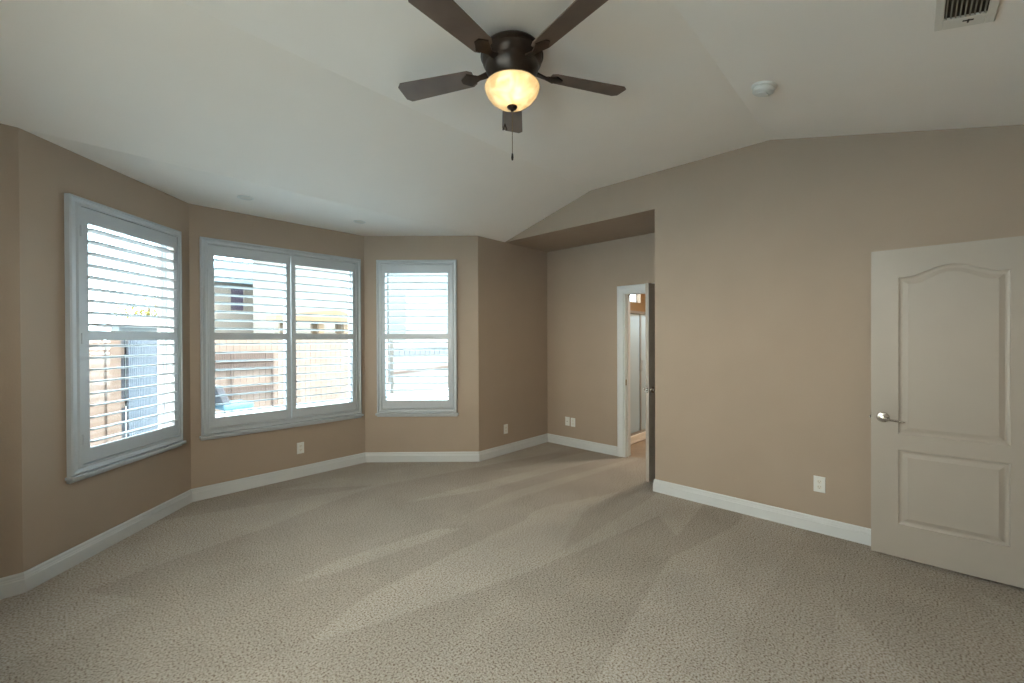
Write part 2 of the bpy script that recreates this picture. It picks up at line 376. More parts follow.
# floors
fm = MB(); fm.prism([(XL - 0.1, YBK - 0.15), (XE + 0.06, YBK - 0.15), (XE + 0.06, YW + 0.1), (D[0], YW + 0.1), (C[0] + 0.05, YB + 0.1), (B[0] - 0.05, YB + 0.1), (A[0], YW + 0.1), (XL - 0.1, YW + 0.1)], -0.1, 0)
struct(fm.build('floor', M['carpet']), 'beige flecked wall-to-wall carpet with vacuum tracks')
fm = MB(); fm.box(XE + 0.06, 0.5, -0.1, 8.1, YW + 0.1, -0.004)
struct(fm.build('floor_bath', M['tile']))

# ------------------------------------------------------------------ baseboards
BP = [(0, 0.0), (0.016, 0.0), (0.016, 0.074), (0.012, 0.080), (0.012, 0.086), (0.0095, 0.092), (0.0095, 0.104), (0.006, 0.113), (0, 0.113)]
def base(side, P, Q, k0=0.0, k1=0.0):
    """k: +1 inner 90, T45 inner 45, negative for outside corners"""
    a, L = frame_of(P, Q); mb = MB()
    mb.loft([[(k0 * t, -t, z) for t, z in BP], [(L - k1 * t, -t, z) for t, z in BP]])
    struct(mb.build('baseboard_' + side, M['trim'], loc=(P[0], P[1], 0), rotz=a))
base('front', (XL, YW), A, 1, -T45); base('bay_left', A, B, -T45, T45); base('bay_center', B, C, T45, T45); base('bay_right', C, D, T45, -T45)
base('alcove_left', D, (XE, YW), -T45, 1); base('alcove_back', (XE, YW), (XE, 2.587), 1, 0)
base('right', (XR, 1.729), (XR, YBK), -1, 1); base('right_end', (XR + 0.12, 1.729), (XR, 1.729), 0, -1)
base('back', (XR, YBK), (XL, YBK), 1, 1); base('left', (XL, YBK), (XL, YW), 1, 1)

# ------------------------------------------------------------------ windows and shutters
def ring_frame(mb, u0, u1, z0, z1, w_, y0, y1, wz0=None, wz1=None):
    a_, b_ = (wz0 if wz0 is not None else w_), (wz1 if wz1 is not None else w_)
    mb.box(u0, y0, z0, u0 + w_, y1, z1); mb.box(u1 - w_, y0, z0, u1, y1, z1)
    mb.box(u0 + w_, y0, z0, u1 - w_, y1, z0 + a_); mb.box(u0 + w_, y0, z1 - b_, u1 - w_, y1, z1)

def swept_frame(mb, u0, u1, z0, z1, prof):
    """mitred picture-frame moulding; prof = (inset from outer edge, y)"""
    n = len(prof); vs = []
    for (cu, cz, su, sz) in ((u0, z0, 1, 1), (u1, z0, -1, 1), (u1, z1, -1, -1), (u0, z1, 1, -1)):
        vs += [(cu + su * i, y, cz + sz * i) for i, y in prof]
    fs = []
    for k in range(4):
        for i in range(n):
            j = (i + 1) % n; k2 = (k + 1) % 4
            fs.append((k * n + i, k * n + j, k2 * n + j, k2 * n + i))
    mb.add(vs, fs)

def louvre_mesh(L):
    mb = MB(); w_, t_ = 0.0445, 0.0068; sec = []
    for i in range(16):
        a_ = 2 * PI * i / 16; c_, s_ = math.cos(a_), math.sin(a_)
        sec.append((math.copysign(abs(c_) ** 0.9, c_) * w_, s_ * t_))
    mb.loft([[(x, y, z) for y, z in sec] for x in (0, L)])
    return mb
TILT = math.radians(-6.0)

wn = struct(empty('fill_window', (XL, YBK, 0), PI / 2))  # added window out of view, fills the room with daylight
fm = MB(); ring_frame(fm, SW[0], SW[1], SW[2], SW[3], 0.05, 0.03, 0.09); fm.box(1.825, 0.03, SW[2] + 0.05, 1.875, 0.09, SW[3] - 0.05); fm.build('window_frame', M['vinyl'], wn)
fm = MB(); fm.box(SW[0] + 0.05, 0.058, SW[2] + 0.05, SW[1] - 0.05, 0.062, SW[3] - 0.05); fm.build('pane', M['glass'], wn)

LABS = {'left': ('left', 'white plantation shutter on the left angled bay wall, fence and yellow tree behind it', 'window_1'),
        'center': ('center', 'wide white plantation shutter with two side-by-side panels on the middle bay wall', 'window_2'),
        'right': ('right', 'white single-panel plantation shutter facing straight on, on the right bay wall', 'window_3')}
for key, (P, Q, c0, c1, panels) in WIN.items():
    ang, L = frame_of(P, Q)
    h0, h1 = panels[0][0] - 0.03, panels[-1][1] + 0.03
    # the window itself, at the outer side of the wall
    wn = struct(empty(LABS[key][2], (P[0], P[1], 0), ang), None)
    fm = MB(); ring_frame(fm, h0 + 0.002, h1 - 0.002, ZP0 + 0.002, ZP1 - 0.002, 0.025, TH - 0.075, TH - 0.015)
    mid = (h0 + h1) / 2
    if key == 'center':
        pass
    fm.build('window_frame', M['vinyl'], wn, bevel=0.003)
    jm = MB(); ring_frame(jm, h0 + 0.0005, h1 - 0.0005, ZP0 + 0.0005, ZP1 - 0.0005, 0.008, 0.006, TH - 0.076); jm.build('window_jamb', M['vinyl'], wn)
    spans = [(h0 + 0.027, h1 - 0.027)] if key != 'center' else [(h0 + 0.027, mid - 0.0), (mid + 0.0, h1 - 0.027)]
    for s0, s1 in spans:
        sm = MB(); swept_frame(sm, s0, s1, ZP0 + 0.027, ZP1 - 0.027, [(0, TH - 0.03), (0, TH - 0.062), (0.008, TH - 0.066), (0.020, TH - 0.06), (0.022, TH - 0.05), (0.022, TH - 0.03)])
        if key != 'center': sm.box((s0 + s1) / 2 - 0.012, TH - 0.06, ZP0 + 0.081, (s0 + s1) / 2 + 0.012, TH - 0.032, ZP1 - 0.081) if False else None
        so = sm.build('window_sash', M['vinyl'], wn)
        gm = MB(); gm.box(s0 + 0.018, TH - 0.048, ZP0 + 0.045, s1 - 0.018, TH - 0.044, ZP1 - 0.045)
        gm.build('pane', M['glass'], so)
    # the shutter
    sh = empty('plantation_shutter', (P[0], P[1], 0), ang)
    tag(sh, LABS[key][1], 'window shutter', 'plantation shutters in the bay')
    h0, h1 = h0 + 0.03, h1 - 0.03; iw = (h0 - c0)
    fm = MB(); pr = [(0, -0.001), (0, -0.030), (0.008, -0.036), (0.016, -0.036), (0.022, -0.028), (iw * 0.62, -0.024), (iw * 0.78, -0.030), (iw * 0.98, -0.030), (iw * 0.98, -0.001)]
    zin = ZP0 - ZC0
    n = len(pr); vs = []
    for (cu, cz, su, sz, kz) in ((c0, ZC0, 1, 1, zin / iw), (c1, ZC0, -1, 1, zin / iw), (c1, ZC1, -1, -1, (ZC1 - ZP1) / iw), (c0, ZC1, 1, -1, (ZC1 - ZP1) / iw)):
        s_r = 1.0 if su > 0 else (c1 - h1) / iw
        vs += [(cu + su * i * s_r, y, cz + sz * i * kz) for i, y in pr]
    fs = [(k * n + i, k * n + (i + 1) % n, ((k + 1) % 4) * n + (i + 1) % n, ((k + 1) % 4) * n + i) for k in range(4) for i in range(n)]
    fm.add(vs, fs); fm.build('shutter_frame', M['shutter'], sh)
    lm = MB(); lm.box(c0 - 0.014, -0.052, ZC0 - 0.024, c1 + 0.014, -0.001, ZC0 - 0.002); lm.box(c0 - 0.004, -0.024, ZC0 - 0.044, c1 + 0.004, -0.001, ZC0 - 0.024)
    lm.build('ledge', M['shutter'], sh, bevel=0.004)
    for pi, (p0, p1, o0, o1) in enumerate(panels):
        pm = MB(); y0, y1 = -0.024, 0.004; g = 0.003
        pm.box(p0 + g, y0, ZP0 + g, o0, y1, ZP1 - g); pm.box(o1, y0, ZP0 + g, p1 - g, y1, ZP1 - g)
        pm.box(o0, y0, ZP0 + g, o1, y1, ZO0); pm.box(o0, y0, ZO1, o1, y1, ZP1 - g); pm.box(o0, y0, ZM0, o1, y1, ZM1)
        po = pm.build('shutter_panel', M['shutter'], sh)
        base_l = None
        for (za, zb) in ((ZM1, ZO1), (ZO0, ZM0)):
            for i in range(9):
                z = za + (zb - za) * (i + 0.5) / 9
                if base_l is None:
                    lo = louvre_mesh(o1 - o0 - 0.004).build('louvre', M['shutter'], po, smooth=True); base_l = lo
                else:
                    lo = base_l.copy(); COL.objects.link(lo); lo.parent = po
                lo.location = (o0 + 0.002, -0.010, z); lo.rotation_euler = (TILT, 0, 0)
        hx = p0 + 0.001 if pi == 0 else p1 - 0.001
        for z in (ZP0 + 0.16, (ZP0 + ZP1) / 2 - 0.02, ZP1 - 0.16):
            hm = MB(); hm.tube([(hx, -0.031, z - 0.035), (hx, -0.031, z + 0.035)], 0.0045, 10); hm.box(hx - 0.003, -0.027, z - 0.032, hx + 0.018, -0.0245, z + 0.032)
            hm.build('hinge', M['shutter'], po)

# ------------------------------------------------------------------ panelled door (right foreground)
def inset_loop(u0, u1, z0, z1, rise, ins, nseg=24):
    a, b, c, d = u0 + ins, u1 - ins, z0 + ins, z1 - ins
    pts = [(a, c), (b, c)]
    for i in range(nseg + 1):
        t = 1 - i / nseg
        s_ = min(1, max(0, (t - 0.1) / 0.8)); h = (0.5 - 0.5 * math.cos(2 * PI * s_)) ** 0.72 if rise else 0
        pts.append((a + (b - a) * t, d + rise * h))
    return pts
def panel_door(name, Wd, Hd, panels, th=0.035, both=True, parent=None):
    bm = bmesh.new()
    for side in (0, 1):
        y = 0 if side == 0 else th; sg = 1 if side == 0 else -1
        outer = [bm.verts.new(p) for p in ((0, y, 0), (Wd, y, 0), (Wd, y, Hd), (0, y, Hd))]
        edges = [bm.edges.new((outer[i], outer[(i + 1) % 4])) for i in range(4)]
        for (u0, u1, z0, z1, rise) in panels:
            prev = None
            for ins, dep in ((0, 0), (0.004, 0.006), (0.013, 0.009), (0.021, 0.009), (0.040, 0.0025), (0.044, 0.001)):
                loop = [bm.verts.new((u, y + sg * dep, z)) for u, z in inset_loop(u0, u1, z0, z1, rise, ins)]
                m_ = len(loop)
                if prev is None: edges += [bm.edges.new((loop[i], loop[(i + 1) % m_])) for i in range(m_)]
                else:
                    for i in range(m_): bm.faces.new((prev[i], prev[(i + 1) % m_], loop[(i + 1) % m_], loop[i]))
                prev = loop
            bm.faces.new(prev)
        bmesh.ops.triangle_fill(bm, use_beauty=True, use_dissolve=False, edges=edges)
        if side == 0: keep = outer
        else:
            for i in range(4): bm.faces.new((keep[i], keep[(i + 1) % 4], outer[(i + 1) % 4], outer[i]))
    bmesh.ops.recalc_face_normals(bm, faces=bm.faces)
    me = bpy.data.meshes.new(name); bm.to_mesh(me); bm.free(); me.materials.append(M['door'])
    o = bpy.data.objects.new(name, me); COL.objects.link(o); o.parent = parent
    return o
def lever(parent, u, z, y, sgn, name='lever_handle', direction=1):
    mb = MB(); mx = Matrix.Translation((u, y, z)) @ Matrix.Rotation(PI / 2 * (1 if sgn < 0 else -1), 4, 'X')
    mb.lathe([(0.001, 0.0), (0.033, 0.0), (0.033, 0.004), (0.030, 0.009), (0.020, 0.012), (0.013, 0.014), (0.011, 0.035), (0.013, 0.040), (0.013, 0.052), (0.001, 0.054)], 28, mx)
    ho = mb.build(name, M['chrome'], parent, smooth=True)
    lm = MB(); yy = y + sgn * 0.046
    lm.tube([(u + direction * t, yy - sgn * 0.004 * math.sin(t * 20), z - 0.004 - 0.010 * math.sin(t / 0.105 * PI * 0.5)) for t in (0.0, 0.02, 0.045, 0.07, 0.09, 0.105)], [0.011, 0.009, 0.0075, 0.007, 0.0065, 0.005], 10)
    lm.build('lever', M['chrome'], ho, smooth=True)
    return ho
dpos = (3.6558, 0.1851); dang = math.atan2(-0.6515, 0.0146)
dr = struct(empty('door_1', (dpos[0], dpos[1], 0.018), dang), 'open white two-panel door with arched upper panel standing against the right wall', 'door')
leaf = panel_door('door_leaf', 0.735, 1.965, [(0.133, 0.602, 0.788, 1.784, 0.060), (0.133, 0.602, 0.213, 0.687, 0)], parent=dr)
lever(dr, 0.060, 0.886, 0.0, -1)
lever(dr, 0.060, 0.886, 0.035, 1, direction=1)
mb = MB(); mb.box(-0.0015, 0.006, 0.84, 0.0005, 0.029, 0.92); mb.box(-0.008, 0.011, 0.872, -0.001, 0.024, 0.890)
mb.build('latch', M['chrome'], dr)
for z in (0.2, 1.0, 1.78):
    mb = MB(); mb.tube([(0.738, 0.038, z - 0.045), (0.738, 0.038, z + 0.045)], 0.006, 10); mb.build('hinge', M['chrome'], dr)

# ------------------------------------------------------------------ bathroom doorway
d2 = struct(empty('door_2', (XE, YW, 0), -PI / 2), 'white bathroom doorway with its door swung open into the alcove', 'door')
u0, u1, zt = DO[0], DO[1], DO[3]
cp = [(0, -0.001), (0, -0.014), (0.012, -0.020), (0.028, -0.018), (0.040, -0.014), (0.078, -0.010), (0.083, -0.001)]
def casing(mb, y_in, flip=1):
    n = len(cp); vs = []
    o0, o1, ot = u0 - 0.083, u1 + 0.083, zt + 0.083
    for corner in ((o0, 0.0, 1, 0), (o0, ot, 1, -1), (o1, ot, -1, -1), (o1, 0.0, -1, 0)):
        vs += [(corner[0] + corner[2] * i, y_in + flip * y, corner[1] + corner[3] * i) for i, y in cp]
    fs = [(k * n + i, k * n + (i + 1) % n, (k + 1) * n + (i + 1) % n, (k + 1) * n + i) for k in range(3) for i in range(n)]
    fs += [tuple(range(n)), tuple(range(3 * n, 4 * n))]
    mb.add(vs, fs)
mb = MB(); casing(mb, 0.0); mb.build('door_casing', M['trim'], d2)
mb = MB(); casing(mb, 0.13, -1); mb.build('door_casing', M['trim'], d2)
mb = MB(); mb.box(u0 - 0.0005, -0.002, 0, u0 + 0.016, 0.13, zt); mb.box(u1 - 0.016, -0.002, 0, u1 + 0.0005, 0.13, zt); mb.box(u0 + 0.016, -0.002, zt - 0.016, u1 - 0.016, 0.13, zt + 0.0005)
mb.box(u0 + 0.016, 0.045, 0, u0 + 0.026, 0.08, zt - 0.016); mb.box(u1 - 0.026, 0.045, 0, u1 - 0.016, 0.08, zt - 0.016)
mb.build('door_jamb', M['trim'], d2)
mb = MB(); mb.box(u0 + 0.0155, 0.008, 0.86, u0 + 0.0175, 0.034, 0.93); mb.build('strike_plate', M['brass'], d2)
# the leaf: hinged at (XE, ~1.79), free end at (3.962, 1.874)
h_ = Vector((XE - 0.022, 1.800)); f_ = Vector((3.958, 1.868)); dv = h_ - f_
lf = struct(empty('door_3', (f_.x, f_.y, 0.012), math.atan2(dv.y, dv.x)), 'open white bathroom door seen edge-on beside the wall corner', 'door')
Wl = dv.length
panel_door('door_leaf', Wl, 1.955, [(0.12, Wl - 0.12, 0.79, 1.78, 0.055), (0.12, Wl - 0.12, 0.21, 0.69, 0)], parent=lf)
lever(lf, 0.060, 0.90, 0.0, -1, direction=1); lever(lf, 0.060, 0.90, 0.035, 1, direction=1)
mb = MB(); mb.box(-0.0015, 0.008, 0.875, 0.0005, 0.027, 0.925); mb.box(-0.010, 0.012, 0.893, -0.001, 0.023, 0.907); mb.build('latch', M['chrome'], lf)

# ------------------------------------------------------------------ bathroom beyond
wn = struct(empty('window_4', (7.06, YW + 0.10, 2.08)))
mb = MB(); ring_frame(mb, -0.359, 0.359, 0.001, 0.369, 0.025, -0.02, 0.03); mb.box(-0.015, -0.02, 0.025, 0.015, 0.03, 0.344); mb.build('window_frame', M['vinyl'], wn)
mb = MB(); mb.box(-0.335, 0.004, 0.024, 0.335, 0.008, 0.346); mb.build('pane', M['glass'], wn)
sh = tag(empty('shower_enclosure', (4.86, 2.74, 0)), 'framed shower enclosure with frosted glass seen through the bathroom doorway', 'shower')
mb = MB(); mb.box(-0.1, -0.02, 0, 1.2, 0.9, 0.05); mb.box(-0.1, -0.02, 0.05, 1.2, 0.07, 0.105); mb.build('shower_base', M['showerbase'], sh, bevel=0.008)
mb = MB(); X0, X1, ZT = 0.04, 1.2, 1.80
mb.box(X0, 0.0, 0.105, X1, 0.045, 0.135); mb.box(X0, 0.0, ZT - 0.035, X1, 0.045, ZT)
for x in (X0, 0.70, X1 - 0.03): mb.box(x, 0.004, 0.13, x + 0.03, 0.041, ZT - 0.03)
mb.build('enclosure_frame', M['alu'], sh, bevel=0.003)
for x0, x1 in ((X0 + 0.03, 0.70), (0.73, X1 - 0.03)):
    mb = MB(); mb.box(x0, 0.020, 0.133, x1, 0.026, ZT - 0.033); mb.build('glass_panel', M['frost'], sh)
mb = MB(); mb.tube([(0.66, -0.002, 1.12), (0.66, -0.04, 1.12), (0.66, -0.04, 0.98), (0.66, -0.002, 0.98)], 0.008, 8); mb.build('pull_handle', M['alu'], sh)

# ------------------------------------------------------------------ ceiling fan
fan = tag(empty('ceiling_fan', (FAN[0], FAN[1], 3.0316)), 'bronze flush-mount ceiling fan with five brown blades and a lit amber glass bowl', 'ceiling fan')
fan.scale = (1.0465, 1.0465, 1.0465)
mb = MB(); mb.lathe([(0.001, -0.0686), (0.110, -0.0686), (0.128, -0.074), (0.143, -0.083), (0.152, -0.096), (0.1545, -0.108), (0.153, -0.125), (0.147, -0.150), (0.137, -0.158), (0.134, -0.166), (0.132, -0.185), (0.118, -0.205), (0.110, -0.225), (0.104, -0.245), (0.001, -0.246)], 64)
mb.build('motor_housing', M['bronze'], fan, smooth=True)
mb = MB(); mb.lathe([(0.1505, -0.110), (0.158, -0.112), (0.158, -0.120), (0.1505, -0.122)], 64, cap=False); mb.build('trim_ring', M['bronze'], fan, smooth=True)
mb = MB(); mb.lathe([(0.100, -0.240), (0.118, -0.246), (0.122, -0.256), (0.120, -0.268), (0.106, -0.272), (0.100, -0.262)], 48, cap=False); mb.build('light_fitter', M['bronze'], fan, smooth=True)
prof = [(0.118, -0.262), (0.136, -0.264), (0.1385, -0.272), (0.134, -0.288), (0.125, -0.307), (0.108, -0.329), (0.085, -0.347), (0.055, -0.360), (0.028, -0.366), (0.008, -0.368)]
inn = [(r - 0.004 if r > 0.01 else r, z + 0.004) for r, z in prof[::-1]]
mb = MB(); mb.lathe(prof, 64, cap=False); bowl = mb.build('glass_bowl', M['bowl'], fan, smooth=True)
mb = MB(); mb.lathe([(0.001, -0.360), (0.026, -0.364), (0.027, -0.371), (0.020, -0.379), (0.010, -0.383), (0.007, -0.389), (0.001, -0.391)], 28); mb.build('finial', M['bronze'], fan, smooth=True)
mb = MB(); mb.tube([(0, 0, -0.389), (0, 0, -0.600)], 0.0016, 6)
for i in range(38): mb.lathe([(0.0004, 0), (0.0024, -0.0015), (0.0024, -0.0025), (0.0004, -0.004)], 6, Matrix.Translation((0, 0, -0.408 - i * 0.005)))
pc = mb.build('pull_chain', M['brass'], fan)
mb = MB(); mb.lathe([(0.001, -0.598), (0.004, -0.602), (0.0065, -0.622), (0.0045, -0.634), (0.001, -0.637)], 12); mb.build('chain_fob', M['bronze'], pc, smooth=True)
vx = (-rt.x, -rt.y)
cx_, cy_ = -rt.x * 0.112 - fl.x * 0.02, -rt.y * 0.112 - fl.y * 0.02
cx2, cy2 = -rt.x * 0.026 + fl.x * 0.088, -rt.y * 0.026 + fl.y * 0.088
mb = MB(); mb.tube([(cx2 * 1.3, cy2 * 1.3, -0.25), (cx2 * 1.5, cy2 * 1.5, -0.30), (cx2 * 1.5, cy2 * 1.5, -0.388)], 0.0010, 6); pc = mb.build('pull_chain', M['brass'], fan)
mb = MB()
for s_ in (-1, 1): mb.tube([(cx2 * 1.5, cy2 * 1.5, -0.386), (cx2 * 1.5 + s_ * rt.x * 0.010, cy2 * 1.5 + s_ * rt.y * 0.010, -0.418)], [0.003, 0.0045], 8)
mb.build('chain_fob', M['bronze'], pc)
def blade_mb():
    mb = MB(); n = 18; top = []; bot = []
    xs = [0.205 + (0.635 - 0.205) * i / n for i in range(n + 1)]
    def half(t):
        w_ = 0.052 + 0.016 * t
        if t > 0.93: w_ *= math.sqrt(max(0.0, 1 - ((t - 0.93) / 0.07) ** 2)) * 0.35 + 0.65
        if t < 0.05: w_ *= 0.75 + 0.25 * (t / 0.05)
        return w_
    rings = []
    for i, x in enumerate(xs):
        h = half(i / n); rings.append([(x, -h, 0.0), (x, -h, 0.006), (x, h, 0.006), (x, h, 0.0)])
    return mb.loft(rings)
def iron_mb():
    mb = MB()
    mb.loft([[(0.125, -0.018, 0.004), (0.125, 0.018, 0.004), (0.125, 0.018, 0.012), (0.125, -0.018, 0.012)],
             [(0.18, -0.014, -0.006), (0.18, 0.014, -0.006), (0.18, 0.014, 0.000), (0.18, -0.014, 0.000)],
             [(0.235, -0.040, -0.007), (0.235, 0.040, -0.007), (0.235, 0.040, -0.001), (0.235, -0.040, -0.001)],
             [(0.275, -0.012, -0.007), (0.275, 0.012, -0.007), (0.275, 0.012, -0.001), (0.275, -0.012, -0.001)]])
    return mb
bl0 = None
for k in range(5):
    if bl0 is None:
        bl0 = blade_mb().build('fan_blade', M['blade'], fan, bevel=0.002); ir0 = iron_mb().build('blade_iron', M['bronze'], bl0)
        b_ = bl0
    else:
        b_ = bl0.copy(); COL.objects.link(b_); b_.parent = fan
        i_ = ir0.copy(); COL.objects.link(i_); i_.parent = b_
    b_.location = (0, 0, -0.185); b_.rotation_euler = (math.radians(11), 0, math.radians(187 + 72 * k))
    b_.rotation_mode = 'XYZ'

# ------------------------------------------------------------------ smoke detector, vent, recessed lights
tilt2 = math.atan(S2)
sd = tag(empty('smoke_detector', (2.882, 0.632, HV - S2 * (Y2 - 0.632))), 'round white smoke detector on the sloped ceiling right of the fan', 'smoke detector')
sd.rotation_euler = (tilt2, 0, 0)
mb = MB(); mb.lathe([(0.001, 0), (0.068, 0), (0.069, -0.006), (0.066, -0.012), (0.060, -0.014)], 40); mb.build('mounting_plate', M['plate'], sd, smooth=True)
mb = MB(); mb.lathe([(0.058, -0.012), (0.060, -0.018), (0.058, -0.034), (0.048, -0.042), (0.030, -0.043), (0.028, -0.047), (0.015, -0.049), (0.001, -0.049)], 40); mb.build('sensor_body', M['plate'], sd, smooth=True)
mb = MB(); mb.box(0.012, -0.030, -0.0505, 0.034, -0.012, -0.0425); mb.build('test_button', M['vent'], sd, bevel=0.003)

vn = tag(empty('ceiling_vent', (2.35, -0.163, HV - S2 * (Y2 + 0.163))), 'white louvred air vent on the ceiling slope at the upper right corner', 'air vent')
vn.rotation_euler = (tilt2, 0, 0)
lx, ly = 0.225, 0.090
mb = MB(); 
for (a_, b_, c_, d_) in ((-lx, -ly, lx, -ly + 0.028), (-lx, ly - 0.028, lx, ly), (-lx, -ly + 0.028, -lx + 0.075, ly - 0.028), (lx - 0.075, -ly + 0.028, lx, ly - 0.028)):
    mb.box(a_, b_, -0.011, c_, d_, -0.001)
mb.build('vent_frame', M['vent'], vn, bevel=0.003)
mb = MB(); mb.box(-lx + 0.07, -ly + 0.024, -0.0012, lx - 0.07, ly - 0.024, -0.0006); mb.build('duct_opening', M['duct'], vn)
for i in range(9):
    y = -0.055 + i * 0.01375
    sm = MB(); sm.box(-lx + 0.073, -0.0045, -0.001, lx - 0.073, 0.0045, 0.0002)
    s_ = sm.build('slat', M['ventslat'], vn); s_.location = (0, y, -0.0065); s_.rotation_euler = (math.radians(52), 0, 0)
mb = MB(); mb.box(lx - 0.052, -0.028, -0.0135, lx - 0.046, 0.004, -0.0105); mb.box(lx - 0.055, -0.016, -0.019, lx - 0.043, -0.010, -0.0105); mb.build('damper_lever', M['duct'], vn)

def can(x, y, label):
    c_ = tag(empty('recessed_light', (x, y, HC)), label, 'ceiling light', 'recessed lights in the bay soffit')
    mb = MB(); mb.lathe([(0.046, -0.0005), (0.060, -0.0005), (0.060, -0.004), (0.050, -0.006), (0.046, -0.003)], 40, cap=False); mb.build('trim_ring', M['plate'], c_, smooth=True)
    mb = MB(); mb.lathe([(0.001, -0.002), (0.030, -0.003), (0.0455, -0.0015), (0.0455, -0.0006), (0.001, -0.0006)], 40); mb.build('lens', M['vent'], c_, smooth=True)
can(1.09, 4.085, 'small round recessed light in the bay soffit, the one farther left')
can(2.107, 4.085, 'small round recessed light in the bay soffit, nearer the right shutter')

# ------------------------------------------------------------------ outlets
def outlet(P, ang, z, label, kind='duplex'):
    o = tag(empty('wall_outlet' if kind == 'duplex' else 'phone_jack', (P[0], P[1], z), ang), label, 'wall outlet' if kind == 'duplex' else 'wall jack')
    mb = MB()
    w_, h_ = 0.035, 0.0575
    mb.loft([[(-w_, 0, -h_), (w_, 0, -h_), (w_, 0, h_), (-w_, 0, h_)], [(-w_, -0.003, -h_), (w_, -0.003, -h_), (w_, -0.003, h_), (-w_, -0.003, h_)],
             [(-w_ + 0.004, -0.006, -h_ + 0.004), (w_ - 0.004, -0.006, -h_ + 0.004), (w_ - 0.004, -0.006, h_ - 0.004), (-w_ + 0.004, -0.006, h_ - 0.004)]])
    mb.build('cover_plate', M['plate'], o)
    if kind == 'duplex':
        for s_ in (-1, 1):
            zc = s_ * 0.0195; mb = MB()
            ring = [(0.0165 * math.cos(t) if abs(math.cos(t)) < 0.86 else math.copysign(0.0142, math.cos(t)), zc + 0.0145 * math.sin(t)) for t in [2 * PI * i / 20 for i in range(20)]]
            mb.loft([[(x, -0.0055, zz) for x, zz in ring], [(x, -0.0075, zz) for x, zz in ring]])
            r_ = mb.build('receptacle', M['vent'], o)
            mb = MB(); mb.box(-0.0075, -0.0080, zc - 0.001, -0.0055, -0.0074, zc + 0.008); mb.box(0.0055, -0.0080, zc + 0.001, 0.0075, -0.0074, zc + 0.008); mb.box(-0.002, -0.0080, zc - 0.009, 0.002, -0.0074, zc - 0.005)
            mb.build('slots', M['slot'], r_)
    else:
        mb = MB(); mb.box(-0.008, -0.0075, -0.008, 0.008, -0.0055, 0.008); r_ = mb.build('jack', M['vent'], o)
        mb = MB(); mb.box(-0.005, -0.0080, -0.005, 0.005, -0.0074, 0.004); mb.build('slots', M['slot'], r_)
    return o
outlet((XR, 0.480), -PI / 2, 0.352, 'white duplex outlet on the right wall left of the open panelled door')
ang, _ = frame_of(B, C)
outlet((B[0] + 0.921, YB), 0, 0.300, 'white duplex outlet under the wide two-panel shutter')
outlet((3.795, YW), 0, 0.305, 'white outlet on the shaded wall between the bay and the alcove corner')
outlet((XE, 3.325), -PI / 2, 0.325, 'white jack plate in the alcove, left one of the side-by-side pair', 'jack')
outlet((XE, 3.236), -PI / 2, 0.322, 'white duplex outlet in the alcove, right one of the side-by-side pair')

# ------------------------------------------------------------------ outside
GZ = -0.30
mb = MB(); mb.box(-40, -40, GZ - 0.2, 60, 80, GZ); struct(mb.build('ground', M['concrete']), 'pale concrete yard outside the bay')
mb = MB(); mb.box(-7, -3, GZ, XL - 0.16, 6.0, GZ + 0.03); struct(mb.build('patio', mat('cream_bounce_slab', (0.17, 0.16, 0.14, 1), 0.8, noise=0.05, nscale=2)), 'cream slab added beside the house to bounce light inside')  # unseen slab added to set the bounce through the side window
def fence(P, Q, z1, label, m='fence', post_every=2.4, bw=0.14, gap=0.012):
    a, L = frame_of(P, Q); f = tag(empty('plank_fence', (P[0], P[1], GZ), a), label, 'fence')
    mb = MB(); n = int(L / bw)
    for i in range(n):
        mb.box(i * bw + gap, 0, 0.03, (i + 1) * bw - gap, 0.018, z1 - GZ + random.uniform(-0.01, 0.01))
    for i in range(n - 1): mb.box((i + 0.7) * bw, 0.022, 0.03, (i + 1.3) * bw, 0.036, z1 - GZ - 0.02)
    for z in (0.3, (z1 - GZ) * 0.55, z1 - GZ - 0.18): mb.box(0, 0.038, z, L, 0.075, z + 0.08)
    mb.build('boards', M[m], f)
    k = 0.0
    while k < L:
        pm = MB(); pm.box(k, 0.04, 0, k + 0.09, 0.13, z1 - GZ + 0.04); pm.build('post', M[m], f); k += post_every
    return f
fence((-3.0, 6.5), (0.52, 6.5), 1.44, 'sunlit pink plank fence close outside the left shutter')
fence((0.56, 6.6), (1.75, 11.9), 1.44, 'plank fence tinted blue-grey as if in shade, running away behind the left shutter', m='shadedwood')
fence((1.8, 12.0), (7.2, 12.0), 1.44, 'long pink plank fence across the yard behind the wide shutter', gap=0.003)
tr = tag(empty('slat_trellis', (1.95, 11.90, GZ)), 'brown slatted trellis bands in front of the far fence', 'trellis')
for (z0, z1) in ((1.19, 1.41), (1.02, 1.15), (0.44, 0.58)):
    mb = MB()
    mb.box(0, 0, z0, 1.85, 0.02, z0 + 0.02); mb.box(0, 0, z1 - 0.02, 1.85, 0.02, z1)
    for i in range(37): mb.box(i * 0.05, 0.002, z0, i * 0.05 + 0.036, 0.018, z1)
    mb.build('slat_band', M['lattice'], tr)
for x in (0.0, 0.9, 1.81): mb = MB(); mb.box(x, 0.02, 0, x + 0.03, 0.06, 1.41); mb.build('post', M['lattice'], tr)

